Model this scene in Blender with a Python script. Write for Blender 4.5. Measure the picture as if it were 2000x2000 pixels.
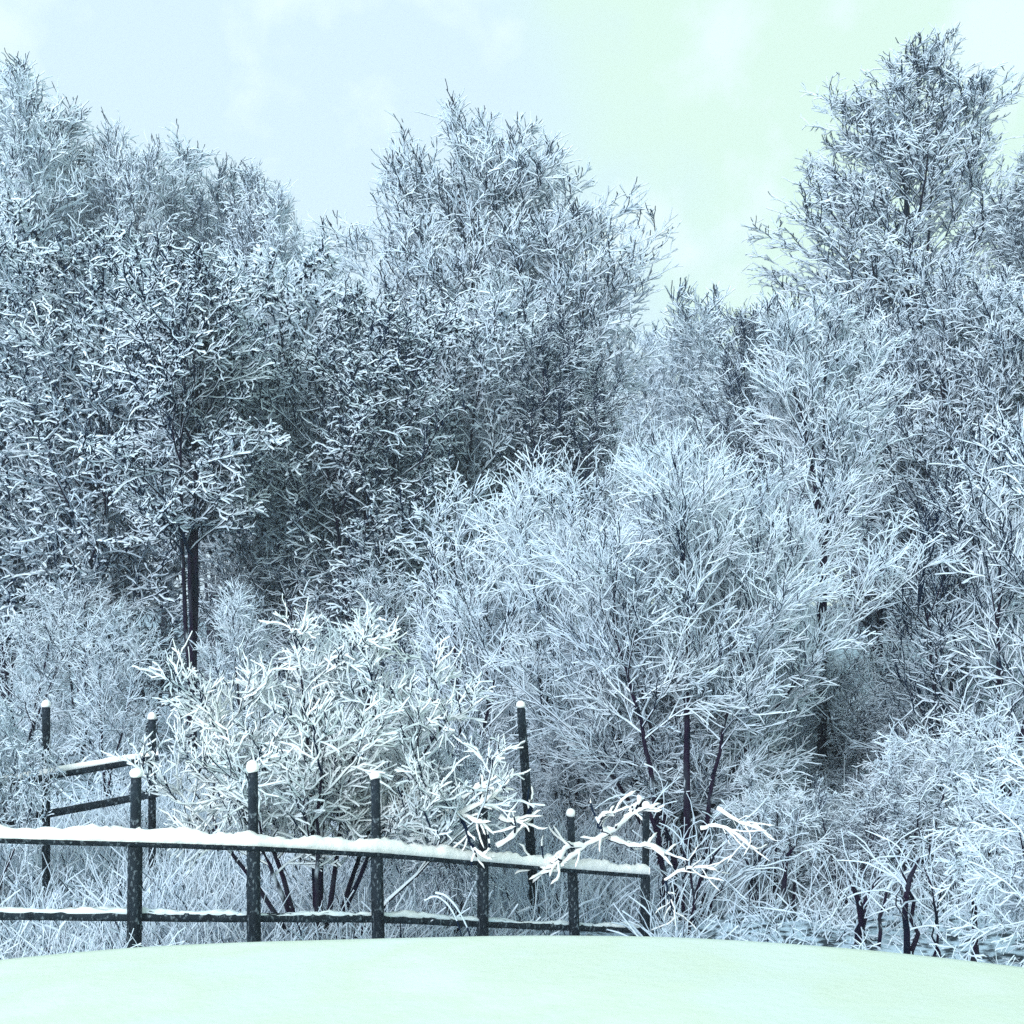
import bpy, math, random
import numpy as np

# ------------------------------------------------------------------ scene, camera, world, sun
scene = bpy.context.scene
for o in list(bpy.data.objects):
    bpy.data.objects.remove(o)
COL = scene.collection
CAM_Z = 1.65
FPX = 2414.0           # focal length in pixels of the 2000 px photograph
HZ = 1250.0            # horizon row

cam_d = bpy.data.cameras.new('camera')
cam_d.sensor_width = 36.0
cam_d.lens = 36.0 * FPX / 2000.0
cam_d.shift_y = (HZ - 1000.0) / 2000.0
cam_d.clip_start = 0.05
cam_d.clip_end = 3000.0
cam = bpy.data.objects.new('camera', cam_d)
COL.objects.link(cam)
cam.location = (0, 0, CAM_Z)
cam.rotation_euler = (math.radians(90), 0, 0)
scene.camera = cam

SUN_EL, SUN_ROT = math.radians(30), math.radians(212)
world = bpy.data.worlds.new('World')
scene.world = world
world.use_nodes = True
wn, wl = world.node_tree.nodes, world.node_tree.links
wn.clear()
w_out = wn.new('ShaderNodeOutputWorld')
w_bg = wn.new('ShaderNodeBackground')
w_bg.inputs['Strength'].default_value = 0.1
sky = wn.new('ShaderNodeTexSky')
sky.sky_type = 'NISHITA'
sky.sun_disc = False
sky.sun_elevation = SUN_EL
sky.sun_rotation = SUN_ROT
sky.dust_density = 3.0
tc = wn.new('ShaderNodeTexCoord')
sep = wn.new('ShaderNodeSeparateXYZ')
wl.new(tc.outputs['Generated'], sep.inputs[0])
nz = wn.new('ShaderNodeTexNoise')
nz.inputs['Scale'].default_value = 2.6
nz.inputs['Detail'].default_value = 6.0
wl.new(tc.outputs['Generated'], nz.inputs['Vector'])
ad = wn.new('ShaderNodeMath'); ad.operation = 'MULTIPLY_ADD'
ad.inputs[1].default_value = 1.1
wl.new(sep.outputs['X'], ad.inputs[0])
wl.new(nz.outputs['Fac'], ad.inputs[2])
rmp = wn.new('ShaderNodeValToRGB')
rmp.color_ramp.elements[0].position = 0.46
rmp.color_ramp.elements[0].color = (0.70, 0.885, 1.0, 1)
rmp.color_ramp.elements[1].position = 0.60
rmp.color_ramp.elements[1].color = (0.725, 0.955, 0.83, 1)
wl.new(ad.outputs[0], rmp.inputs['Fac'])
nz2 = wn.new('ShaderNodeTexNoise')
nz2.inputs['Scale'].default_value = 9.0
nz2.inputs['Detail'].default_value = 5.0
wl.new(tc.outputs['Generated'], nz2.inputs['Vector'])
r2 = wn.new('ShaderNodeValToRGB')
r2.color_ramp.elements[0].position = 0.52
r2.color_ramp.elements[0].color = (0, 0, 0, 1)
r2.color_ramp.elements[1].position = 0.62
r2.color_ramp.elements[1].color = (0.95, 0.95, 0.95, 1)
wl.new(nz2.outputs['Fac'], r2.inputs['Fac'])
mxw = wn.new('ShaderNodeMixRGB')
mxw.inputs['Color2'].default_value = (0.83, 1.0, 1.0, 1)
wl.new(r2.outputs['Color'], mxw.inputs['Fac'])
wl.new(rmp.outputs['Color'], mxw.inputs['Color1'])
sc10 = wn.new('ShaderNodeMixRGB'); sc10.blend_type = 'MULTIPLY'
sc10.inputs['Fac'].default_value = 1.0
sc10.inputs['Color2'].default_value = (9.75, 9.75, 9.75, 1)
wl.new(mxw.outputs['Color'], sc10.inputs['Color1'])
cover = wn.new('ShaderNodeMixRGB')
cover.inputs['Fac'].default_value = 0.94          # nearly closed cloud cover over the clear sky
wl.new(sky.outputs['Color'], cover.inputs['Color1'])
wl.new(sc10.outputs['Color'], cover.inputs['Color2'])
wl.new(cover.outputs['Color'], w_bg.inputs['Color'])
wl.new(w_bg.outputs[0], w_out.inputs['Surface'])

sun_d = bpy.data.lights.new('sun', 'SUN')
sun_d.energy = 3.6
sun_d.angle = math.radians(28)
sun_d.color = (0.90, 0.96, 1.0)
sun = bpy.data.objects.new('sun', sun_d)
COL.objects.link(sun)
sd = np.array([-0.45, -0.85, 0.33])              # towards the sun: behind the camera, to the left
from mathutils import Vector
sun.rotation_euler = Vector(sd).to_track_quat('Z', 'Y').to_euler()
sun.location = (0, 0, 60)

vs = scene.view_settings
vs.view_transform = 'Standard'
vs.look = 'None'
vs.exposure = 0.15
vs.gamma = 1.0
vs.use_curve_mapping = False
cy = scene.cycles
cy.max_bounces = 4
cy.diffuse_bounces = 4
cy.glossy_bounces = 1
cy.transmission_bounces = 0
cy.volume_bounces = 2
cy.transparent_max_bounces = 4
cy.caustics_reflective = False
cy.caustics_refractive = False
cy.use_denoising = False
cy.use_adaptive_sampling = True
cy.adaptive_threshold = 0.02

# ------------------------------------------------------------------ materials
def mat(name, build):
    m = bpy.data.materials.new(name)
    m.use_nodes = True
    n, l = m.node_tree.nodes, m.node_tree.links
    n.clear()
    out = n.new('ShaderNodeOutputMaterial')
    sh = build(n, l)
    l.new(sh, out.inputs['Surface'])
    return m

def ramp(n, l, fac, stops):
    r = n.new('ShaderNodeValToRGB')
    e = r.color_ramp.elements
    while len(e) < len(stops):
        e.new(0.5)
    for i, (p, c) in enumerate(stops):
        e[i].position = p
        e[i].color = (*c, 1)
    l.new(fac, r.inputs['Fac'])
    return r.outputs['Color']

def noise(n, l, scale, detail=3.0, coord='Object', stretch=None):
    t = n.new('ShaderNodeTexCoord')
    x = n.new('ShaderNodeTexNoise')
    x.inputs['Scale'].default_value = scale
    x.inputs['Detail'].default_value = detail
    src = t.outputs[coord]
    if stretch:
        mp = n.new('ShaderNodeMapping')
        mp.inputs['Scale'].default_value = stretch
        l.new(src, mp.inputs['Vector'])
        src = mp.outputs[0]
    l.new(src, x.inputs['Vector'])
    return x.outputs['Fac']

def diffuse_noise(scale, stops, detail=2.0, stretch=None, rough=0.9, bump=0.0):
    def b(n, l):
        f = noise(n, l, scale, detail, stretch=stretch)
        d = n.new('ShaderNodeBsdfDiffuse')
        d.inputs['Roughness'].default_value = 0.5
        l.new(ramp(n, l, f, stops), d.inputs['Color'])
        if bump:
            bp = n.new('ShaderNodeBump')
            bp.inputs['Strength'].default_value = bump
            bp.inputs['Distance'].default_value = 0.02
            l.new(f, bp.inputs['Height'])
            l.new(bp.outputs[0], d.inputs['Normal'])
        return d.outputs[0]
    return b

def snow_shader(c0, c1, scale=3.0, bump=0.0, bscale=30.0):
    def b(n, l):
        f = noise(n, l, scale, 3.0)
        p = n.new('ShaderNodeBsdfPrincipled')
        p.inputs['Roughness'].default_value = 0.75
        p.inputs['Specular IOR Level'].default_value = 0.15
        l.new(ramp(n, l, f, [(0.35, c0), (0.65, c1)]), p.inputs['Base Color'])
        if bump:
            bp = n.new('ShaderNodeBump')
            bp.inputs['Strength'].default_value = bump
            bp.inputs['Distance'].default_value = 0.02
            l.new(noise(n, l, bscale, 4.0), bp.inputs['Height'])
            l.new(bp.outputs[0], p.inputs['Normal'])
        return p.outputs[0]
    return b

def lit_through(scale, stops, share):
    def b(n, l):
        c = ramp(n, l, noise(n, l, scale, 2.0), stops)
        d = n.new('ShaderNodeBsdfDiffuse')
        t = n.new('ShaderNodeBsdfTranslucent')
        m = n.new('ShaderNodeMixShader')
        m.inputs['Fac'].default_value = share
        l.new(c, d.inputs['Color']); l.new(c, t.inputs['Color'])
        l.new(d.outputs[0], m.inputs[1]); l.new(t.outputs[0], m.inputs[2])
        return m.outputs[0]
    return b
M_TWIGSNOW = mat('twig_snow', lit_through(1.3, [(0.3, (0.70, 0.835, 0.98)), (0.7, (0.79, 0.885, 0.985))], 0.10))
M_NEARSNOW = mat('fresh_snow', lit_through(2.0, [(0.35, (0.78, 0.89, 0.975)), (0.65, (0.90, 0.95, 0.98))], 0.10))
M_RAILSNOW = mat('rail_snow', snow_shader((0.95, 0.95, 0.955), (0.97, 0.965, 0.965), 3.0, 0.3, 18.0))
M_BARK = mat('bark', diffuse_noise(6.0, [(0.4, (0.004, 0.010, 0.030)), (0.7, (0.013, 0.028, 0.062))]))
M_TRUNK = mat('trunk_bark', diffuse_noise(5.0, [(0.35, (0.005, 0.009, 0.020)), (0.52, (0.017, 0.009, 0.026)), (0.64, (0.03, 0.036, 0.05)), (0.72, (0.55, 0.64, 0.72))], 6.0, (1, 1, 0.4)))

def wood_build(n, l):
    f = noise(n, l, 9.0, 5.0, stretch=(1, 1, 0.25))
    g = noise(n, l, 42.0, 5.0, stretch=(1, 1, 0.6))
    base = ramp(n, l, f, [(0.35, (0.004, 0.008, 0.014)), (0.6, (0.014, 0.024, 0.036)), (0.8, (0.010, 0.006, 0.016))])
    spk = ramp(n, l, g, [(0.56, (0, 0, 0)), (0.72, (0.30, 0.30, 0.30))])   # frost stuck to the wood
    mx = n.new('ShaderNodeMixRGB')
    l.new(spk, mx.inputs['Fac'])
    l.new(base, mx.inputs['Color1'])
    mx.inputs['Color2'].default_value = (0.55, 0.68, 0.78, 1)
    p = n.new('ShaderNodeBsdfPrincipled')
    p.inputs['Roughness'].default_value = 0.8
    p.inputs['Specular IOR Level'].default_value = 0.2
    l.new(mx.outputs[0], p.inputs['Base Color'])
    bp = n.new('ShaderNodeBump')
    bp.inputs['Strength'].default_value = 0.5
    bp.inputs['Distance'].default_value = 0.01
    l.new(f, bp.inputs['Height'])
    l.new(bp.outputs[0], p.inputs['Normal'])
    return p.outputs[0]
M_WOOD = mat('weathered_wood', wood_build)

def ground_build(n, l):
    t = n.new('ShaderNodeTexCoord')
    s = n.new('ShaderNodeSeparateXYZ')
    l.new(t.outputs['Object'], s.inputs[0])
    # open snow in front, litter showing through the thin snow of the wood floor behind the bank
    lim = n.new('ShaderNodeMapRange')
    lim.inputs['From Min'].default_value = 7.9
    lim.inputs['From Max'].default_value = 9.2
    l.new(s.outputs['Y'], lim.inputs['Value'])
    f = noise(n, l, 1.1, 4.0)
    open_c = ramp(n, l, f, [(0.38, (0.68, 0.78, 0.72)), (0.52, (0.66, 0.755, 0.645)), (0.68, (0.72, 0.80, 0.74))])
    g = noise(n, l, 7.0, 6.0)
    lit = ramp(n, l, g, [(0.40, (0.03, 0.045, 0.06)), (0.56, (0.58, 0.74, 0.88))])
    mx = n.new('ShaderNodeMixRGB')
    l.new(lim.outputs[0], mx.inputs['Fac'])
    l.new(open_c, mx.inputs['Color1'])
    l.new(lit, mx.inputs['Color2'])
    p = n.new('ShaderNodeBsdfPrincipled')
    p.inputs['Roughness'].default_value = 0.7
    p.inputs['Specular IOR Level'].default_value = 0.15
    l.new(mx.outputs[0], p.inputs['Base Color'])
    bp = n.new('ShaderNodeBump')
    bp.inputs['Strength'].default_value = 0.14
    bp.inputs['Distance'].default_value = 0.03
    l.new(noise(n, l, 14.0, 5.0), bp.inputs['Height'])
    l.new(bp.outputs[0], p.inputs['Normal'])
    return p.outputs[0]
M_GROUND = mat('snow_ground', ground_build)

# ------------------------------------------------------------------ terrain
_cx = np.array([-900, -400, 0, 270, 500, 735, 1000, 1300, 1500, 1700, 1850, 2000, 2400, 2900], float)
_cy = np.array([1985, 1925, 1875, 1850, 1838, 1832, 1828, 1830, 1839, 1854, 1871, 1890, 1940, 2005], float)
YC = 7.0
_xs = np.linspace(-900, 2900, 400)
_ys = np.interp(_xs, _cx, _cy)
_k = np.hanning(31); _k /= _k.sum()
_ys = np.convolve(np.pad(_ys, 15, mode='edge'), _k, 'valid')
CX = (_xs - 1000) * YC / FPX
CZ = CAM_Z - (_ys - HZ) * YC / FPX

def sstep(a, b, v):
    t = np.clip((v - a) / (b - a), 0, 1)
    return t * t * (3 - 2 * t)

def ground_z(x, y):
    x = np.asarray(x, float); y = np.asarray(y, float)
    crest = np.interp(x, CX, CZ)
    near = crest + 0.012 * np.sin(2.1 * x + 0.7) * np.sin(1.3 * y) - 0.02 * np.clip(6.0 - y, 0, 8)
    low = -1.25 + 0.9 * sstep(12, 30, y) + 4.5 * sstep(38, 110, y) + 9.0 * sstep(90, 320, y)
    low = low + 0.10 * np.sin(0.9 * x + 0.3 * y) * np.sin(0.7 * y) + 0.04 * np.sin(3.1 * x + y)
    t = sstep(YC - 0.15, YC + 3.4, y)
    drop = np.clip(y - YC, 0, 4)
    fore = near - 0.42 * drop - 0.05 * drop ** 2 * 0
    w = sstep(YC + 0.4, YC + 3.6, y)
    return fore * (1 - w) + low * w

def axis(breaks):
    out = []
    for a, b, n in breaks:
        out += list(np.linspace(a, b, n, endpoint=False))
    return np.array(out + [breaks[-1][1]])

def grid_mesh(name, xs, ys, fz):
    X, Y = np.meshgrid(xs, ys)
    Z = fz(X, Y)
    V = np.stack([X, Y, Z], -1).reshape(-1, 3)
    nx, ny = len(xs), len(ys)
    i = np.arange(nx * ny).reshape(ny, nx)
    F = np.stack([i[:-1, :-1], i[:-1, 1:], i[1:, 1:], i[1:, :-1]], -1).reshape(-1, 4)
    return raw_mesh(name, V, F, None, True)

def raw_mesh(name, V, F, mi=None, smooth=True):
    me = bpy.data.meshes.new(name)
    me.vertices.add(len(V))
    me.vertices.foreach_set('co', np.ascontiguousarray(V, dtype=np.float32).ravel())
    k = F.shape[1]
    me.loops.add(F.size)
    me.loops.foreach_set('vertex_index', np.ascontiguousarray(F, dtype=np.int32).ravel())
    me.polygons.add(len(F))
    me.polygons.foreach_set('loop_start', np.arange(0, F.size, k, dtype=np.int32))
    if mi is not None:
        me.polygons.foreach_set('material_index', np.ascontiguousarray(mi, dtype=np.int32))
    me.polygons.foreach_set('use_smooth', np.full(len(F), smooth, dtype=bool))
    me.update(calc_edges=True)
    return me

def link(name, me, mats, parent=None, loc=None):
    o = bpy.data.objects.new(name, me)
    COL.objects.link(o)
    if me is not None and not me.materials:
        for m in mats:
            me.materials.append(m)
    if parent:
        o.parent = parent
    if loc is not None:
        o.location = loc
    return o

def tag(o, label=None, cat=None, group=None, kind=None):
    if label: o['label'] = label
    if cat: o['category'] = cat
    if group: o['group'] = group
    if kind: o['kind'] = kind
    return o

gx = axis([(-150, -30, 40), (-30, -6, 48), (-6, 6, 180), (6, 30, 48), (30, 150, 40)])
gy = axis([(-30, 2, 20), (2, 12, 150), (12, 40, 90), (40, 150, 50)])
ground = link('ground', grid_mesh('ground', gx, gy, ground_z), [M_GROUND])
tag(ground, 'smooth snow bank in front falling away to a snowy wood floor', 'ground', kind='structure')

def at(px, py, Y):
    return np.array([(px - 1000.0) * Y / FPX, Y, CAM_Z + (HZ - py) * Y / FPX])

HAZE = 0.0010
if HAZE:
    hb = np.array([[x, y, z] for z in (-4.5, 40.0) for y in (-32, 152) for x in (-152, 152)], float)
    hf = np.array([[0, 2, 3, 1], [4, 5, 7, 6], [0, 1, 5, 4], [2, 6, 7, 3], [0, 4, 6, 2], [1, 3, 7, 5]])
    hm = bpy.data.materials.new('haze')
    hm.use_nodes = True
    hn, hl = hm.node_tree.nodes, hm.node_tree.links
    hn.clear()
    ho = hn.new('ShaderNodeOutputMaterial')
    hv = hn.new('ShaderNodeVolumePrincipled')
    hv.inputs['Color'].default_value = (0.80, 0.90, 1.0, 1)
    hv.inputs['Density'].default_value = HAZE
    hl.new(hv.outputs[0], ho.inputs['Volume'])
    haze = link('haze', raw_mesh('haze', hb, hf, None, False), [hm])
    tag(haze, 'thin pale winter haze hanging in the air among the trees', 'haze', kind='stuff')

# ------------------------------------------------------------------ tubes with snow on their upper side
WIND = np.array([-0.65, -0.75, 0.2])

def unit(v):
    return v / np.maximum(np.linalg.norm(v, axis=-1, keepdims=True), 1e-9)

RINGS = {   # angles round the twig; faces between the first n_snow gaps carry snow
    4: (np.radians([180, 90, 0, 270]), 2),
    6: (np.radians([180, 125, 55, 0, 300, 240]), 3),
    8: (np.radians([185, 140, 90, 40, -5, -50, -90, -130]), 4),
}

class Twigs:
    """collects polylines (N,K+1,3) with bark radii and snow depth and turns them into one mesh"""
    def __init__(self, sides=4, seed=0):
        self.V, self.F, self.MI, self.n = [], [], [], 0
        self.sides = sides
        self.rng = np.random.default_rng(seed)

    def add(self, P, R, S, sides=None, lump=0.24, bare=0.02):
        sides = sides or self.sides
        ang, ns = RINGS[sides]
        N, K1, _ = P.shape
        if N == 0:
            return
        T = np.empty_like(P)
        T[:, 1:-1] = P[:, 2:] - P[:, :-2]
        T[:, 0] = P[:, 1] - P[:, 0]
        T[:, -1] = P[:, -1] - P[:, -2]
        T = unit(T)
        hor = np.sqrt(np.clip(1 - T[..., 2:3] ** 2, 0, 1))
        ref = np.array([0, 0, 1.0]) * np.clip(hor - 0.15, 0, 1) * 2.2 + WIND * np.clip(1.15 - hor, 0.45, 1)
        U = unit(ref - (ref * T).sum(-1, keepdims=True) * T)
        B = np.cross(T, U)
        s = S * np.clip(0.30 + 0.85 * hor[..., 0], 0.3, 1.0)
        s = s * np.clip(1 + lump * self.rng.normal(size=s.shape), 0.25, 2.0)
        s = np.where(self.rng.random(s.shape) < bare, s * 0.15, s)
        c, sn = np.cos(ang), np.sin(ang)
        w = (R + 0.31 * s)[..., None] * c
        h = np.where(sn > 0.02, (R + s)[..., None] * sn, R[..., None] * sn)
        if sides >= 6 and K1 > 6:
            w[:, -1] *= 0.25; h[:, -1] *= 0.25
        ring = P[:, :, None, :] + B[:, :, None, :] * w[..., None] + U[:, :, None, :] * h[..., None]
        base = self.n
        self.V.append(ring.reshape(-1, 3))
        idx = base + np.arange(N * K1 * sides).reshape(N, K1, sides)
        nxt = np.roll(idx, -1, axis=2)
        f = np.stack([idx[:, :-1], nxt[:, :-1], nxt[:, 1:], idx[:, 1:]], -1)
        self.F.append(f.reshape(-1, 4))
        mi = np.zeros((N, K1 - 1, sides), np.int32)
        hm = hor[:, :-1, 0]
        lim = 0.62 if sides == 8 else (0.45 if sides == 6 else 0.30)
        keep = (hm > lim) | (self.rng.random(hm.shape) < (0.0 if sides == 8 else (0.35 if sides == 6 else 1.0)))
        mi[:, :, :ns] = keep[:, :, None]
        self.MI.append(mi.ravel())
        self.n += N * K1 * sides

    def spindles(self, P, L, W, mi=0):
        """small hanging spindles (cones and withered leaves)"""
        N = len(P)
        d = self.rng.normal(size=(N, 3)) * 0.45
        d[:, 2] -= 1
        d = unit(d)
        a = unit(np.cross(d, np.array([0.3, 1, 0.1])))
        b = np.cross(d, a)
        L = L * self.rng.uniform(0.6, 1.3, (N, 1)); W = W * self.rng.uniform(0.7, 1.3, (N, 1))
        mid = P + d * L * 0.5
        V = np.stack([P, mid + a * W, mid + b * W, mid - a * W, mid - b * W, P + d * L], 1)
        i = self.n + np.arange(N * 6).reshape(N, 6)
        fs = []
        for k in range(4):
            p, q = 1 + k, 1 + (k + 1) % 4
            fs.append(np.stack([i[:, 0], i[:, p], i[:, 5], i[:, q]], -1))
        self.V.append(V.reshape(-1, 3))
        F = np.concatenate(fs)
        self.F.append(F)
        self.MI.append(np.full(len(F), mi, np.int32))
        self.n += N * 6

    def mesh(self, name):
        return raw_mesh(name, np.concatenate(self.V), np.concatenate(self.F), np.concatenate(self.MI), True)

def poly(rng, P0, D0, L, R0, R1, K, gn, trop=0.0):
    N = len(P0)
    P = np.empty((N, K + 1, 3))
    P[:, 0] = P0
    D = unit(D0.copy())
    L = np.broadcast_to(np.asarray(L, float), (N,))
    for k in range(K):
        D = D + gn * rng.normal(size=(N, 3))
        D[:, 2] += trop / K
        D = unit(D)
        P[:, k + 1] = P[:, k] + D * (L / K)[:, None]
    t = np.linspace(0, 1, K + 1)
    R0 = np.broadcast_to(np.asarray(R0, float), (N,))
    R1 = np.broadcast_to(np.asarray(R1, float), (N,))
    R = R0[:, None] * (1 - t) + R1[:, None] * t
    return P, R

def spawn(rng, P, R, n, t0, t1, a0, a1, up=0.0, flat=0.0):
    """n children on every polyline: start, direction, t, parent index, parent radius there"""
    N, K1, _ = P.shape
    t = (np.arange(n)[None] + rng.random((N, n))) / n * (t1 - t0) + t0
    par = np.repeat(np.arange(N), n)
    t = t.ravel()
    s = np.clip(t * (K1 - 1), 0, K1 - 1 - 1e-6)
    i = s.astype(int); f = (s - i)[:, None]
    A, Bp = P[par, i], P[par, i + 1]
    pos = A * (1 - f) + Bp * f
    T = unit(Bp - A)
    rr = R[par, i] * (1 - f[:, 0]) + R[par, i + 1] * f[:, 0]
    q = rng.normal(size=(len(t), 3))
    if flat > 0:
        side = unit(np.cross(T, np.array([0, 0, 1.0])) + 1e-6) * np.where(rng.random(len(t)) < 0.5, -1, 1)[:, None]
        q = q * (1 - flat) + side * flat * 1.6
    q = unit(q - (q * T).sum(-1, keepdims=True) * T)
    a = rng.uniform(a0, a1, len(t))[:, None]
    D = np.cos(a) * T + np.sin(a) * q
    D[:, 2] += up
    return pos, unit(D), t, par, rr

# ------------------------------------------------------------------ tree builders: return (trunk mesh, crown mesh), base at the origin
def tree_meshes(name, seed, H, stems, prof, n1, a_low, a_high, n2, n3, n4=0, l2=0.45, l3=0.42, twig=0.30,
                base=0.15, up1=0.15, up2=0.1, up3=0.1, trop1=0.3, gn=0.12, gn3=0.22, flat=0.0, tr=0.12, rt=0.012,
                snow=0.035, fork=0.0, lp=1.3, wob_k=0.022, cones=0, cone_l=0.09, tip=0.3, ang2=(0.5, 1.0), ang3=(0.4, 1.0)):
    """stems: list of (x, y lean at top, height fraction, radius factor)"""
    rng = np.random.default_rng(seed)
    tk = Twigs(8, seed + 1)
    cr = Twigs(4, seed + 2)
    K = 12
    allP, allD, allL, allR = [], [], [], []
    for (bx, by, lx, ly, hf, rf, *own) in stems:
        t = np.linspace(0, 1, K + 1)
        wob = np.cumsum(rng.normal(size=(K + 1, 2)) * wob_k * H * 0.35, 0) * t[:, None]
        tf = np.clip((t - fork) / (1 - fork), 0, 1)
        P = np.stack([bx + lx * tf ** lp + wob[:, 0], by + ly * tf ** lp + wob[:, 1], t * H * hf], -1)[None]
        r = tr * rf * ((1 - t) ** 0.85) + rt * 1.3
        r[0] *= 1.25
        tk.add(P, r[None], np.minimum(0.012, 0.12 * r)[None], lump=0.6, bare=0.3)
        m = max(4, int(n1 * hf))
        p0, d0, tt, par, rr = spawn(rng, P, r[None], m, own[0] if own else base / max(hf, 0.2), 0.985, 0, 0.01)
        az = np.arange(m) * 2.39996 + rng.normal(size=m) * 0.5
        inc = a_low + (a_high - a_low) * tt + rng.normal(size=m) * 0.14   # from the vertical
        d0 = np.stack([np.sin(inc) * np.cos(az), np.sin(inc) * np.sin(az), np.cos(inc)], -1)
        hz = p0[:, 2] / H
        allP.append(p0); allD.append(d0)
        allL.append(np.array([prof(h) for h in hz]) * rng.uniform(0.72, 1.12, m))
        allR.append(np.minimum(rr * 0.6, 0.5 * tr))
    P0, D0, L1, R1 = map(np.concatenate, (allP, allD, allL, allR))
    P1, Rr1 = poly(rng, P0, D0, L1, np.maximum(R1 * 0.8, rt * 1.6), rt, 7, gn, trop1)
    big = L1 > np.quantile(L1, 0.45)
    tk.add(P1[big], Rr1[big] * 1.15, np.full(Rr1[big].shape, snow * 0.6), sides=6)
    cr.add(P1[~big], Rr1[~big], np.full(Rr1[~big].shape, snow))
    # second order
    p, d, t, par, rr = spawn(rng, P1, Rr1, n2, 0.18, 1.0, ang2[0], ang2[1], up2, flat)
    L = np.maximum(l2 * L1[par] * (1.08 - 0.7 * t) * rng.uniform(0.7, 1.2, len(t)), twig * 1.0)
    P2, R2 = poly(rng, p, d, L, np.minimum(rr * 0.75, rt * 2.2), rt * 0.85, 6, gn, up1)
    cr.add(P2, R2, np.full(R2.shape, snow))
    # twigs
    p, d, t, par, rr = spawn(rng, P2, R2, n3, 0.12, 1.0, ang3[0], ang3[1], up3, flat * 0.8)
    L3 = np.maximum(l3 * L[par] * (1.05 - 0.6 * t), twig) * rng.uniform(0.45, 1.45, len(t))
    P3, R3 = poly(rng, p, d, L3, np.minimum(rr * 0.8, rt), rt * 0.75, 4, gn3, up3)
    S3 = np.full(R3.shape, snow); S3[:, -1] *= tip
    cr.add(P3, R3, S3)
    if n4:
        p, d, t, par, rr = spawn(rng, P3, R3, n4, 0.2, 0.95, 0.35, 0.85, up3, 0)
        L4 = np.maximum(0.6 * L3[par], twig * 0.5) * rng.uniform(0.5, 1.3, len(t))
        P4, R4 = poly(rng, p, d, L4, rt * 0.75, rt * 0.5, 3, gn3, up3)
        S4 = np.full(R4.shape, snow * 0.9); S4[:, -1] *= tip
        cr.add(P4, R4, S4)
    if cones:
        sel = rng.integers(0, len(P3), cones)
        cr.spindles(P3[sel, rng.integers(1, 4, cones)] - np.array([0, 0, 0.01]), cone_l, cone_l * 0.30)
    cm = cr.mesh(name + '_crown')
    return tk.mesh(name + '_trunk'), cm, max(v[:, 2].max() for v in cr.V)

def lens(w, pk=0.35, top=0.1, low=0.5):
    """crown half width by relative height"""
    def f(h):
        if h < pk:
            return w * (low + (1 - low) * (h / pk))
        return w * (top + (1 - top) * max(0.0, 1 - ((h - pk) / (1 - pk)) ** 1.6))
    return f

def place_tree(name, meshes, px, Y, top, label, cat='tree', group=None, rot=0.0, wide=1.0, parts=('trunk', 'crown'), mats=None):
    tkm, crm, H = meshes
    x = (px - 1000.0) * Y / FPX
    z = float(ground_z(x, Y)) - 0.05
    zt = CAM_Z + (HZ - top) * Y / FPX
    s = (zt - z) / H
    e = bpy.data.objects.new(name, None)
    COL.objects.link(e)
    e.empty_display_size = 0.3
    e.location = (x, Y, z)
    e.rotation_euler = (0, 0, rot)
    e.scale = (s * wide, s * wide, s)
    tag(e, label, cat, group)
    snow, bark = (mats or (M_TWIGSNOW, M_BARK))
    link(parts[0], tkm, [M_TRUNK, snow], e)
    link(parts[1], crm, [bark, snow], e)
    return e

one = [(0, 0, 0, 0, 1.0, 1.0)]
# --- far pale trees with upright twigs
_fa = dict(n4=1, l2=.6, l3=.4, twig=0.58, rt=0.006, snow=0.043, tr=0.12, up3=0.15, up2=0.12, base=0.2, gn3=.22, ang2=(.5, 1.15), ang3=(.4, 1.1), tip=.8)
FAR1 = tree_meshes('far_tree', 11, 20, [(0, 0, .5, 0, 1, 1), (0.1, 0, -1.6, .4, .93, .7), (0, .1, 1.7, -.5, .9, .7)], lens(3.0, .55, .34, .6), 44, 1.15, 0.6, 7, 7, **_fa)
FAR2 = tree_meshes('far_tree', 12, 20, [(0, 0, -.6, 0, 1, 1), (0.1, 0, 1.6, .4, .93, .7), (0, .1, -1.9, -.5, .88, .7)], lens(3.2, .6, .34, .6), 44, 1.15, 0.6, 7, 7, **_fa)
# --- broad crowned tree standing in the centre
CENTRE = tree_meshes('broad_tree', 21, 19, [(0, 0, -.8, 0, 1.0, 1), (.2, 0, .5, .3, .965, .8), (-.2, 0, -1.6, .2, .90, .7), (.2, .2, 1.6, -.2, .91, .8), (.3, 0, 2.5, .3, .82, .7), (.3, .1, 3.1, -.3, .70, .6), (-.1, 0, -2.4, .3, .77, .6)],
                     lens(3.3, .52, .30, .85), 44, 1.35, 0.7, 9, 7, 1, l2=.62, l3=.36, twig=0.45, rt=0.0075, snow=0.030, tr=0.2, up3=0.12, up2=0.1, base=0.3, gn3=.15, ang2=(.45, 1.0), ang3=(.35, .85), tip=.8, wob_k=.012)
# --- tall tree with flat sprays on the right
TALL = tree_meshes('tall_tree', 31, 21, [(0, 0, .1, 0, 1.0, 1.1), (0, 0, -.9, .4, .95, .35), (.1, 0, 1.0, -.3, .96, .35)],
                   lens(5.0, .48, .25, .9), 56, 1.5, 0.8, 11, 9, 1, l2=0.52, l3=0.34, twig=0.40, rt=0.0075, snow=0.029, tr=0.28, up3=0.0, up2=0.02, trop1=0.25, flat=0.7, base=0.18, gn=0.10, gn3=.15, ang2=(.45, 1.0), ang3=(.35, .85), tip=.8, wob_k=.006)
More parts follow.
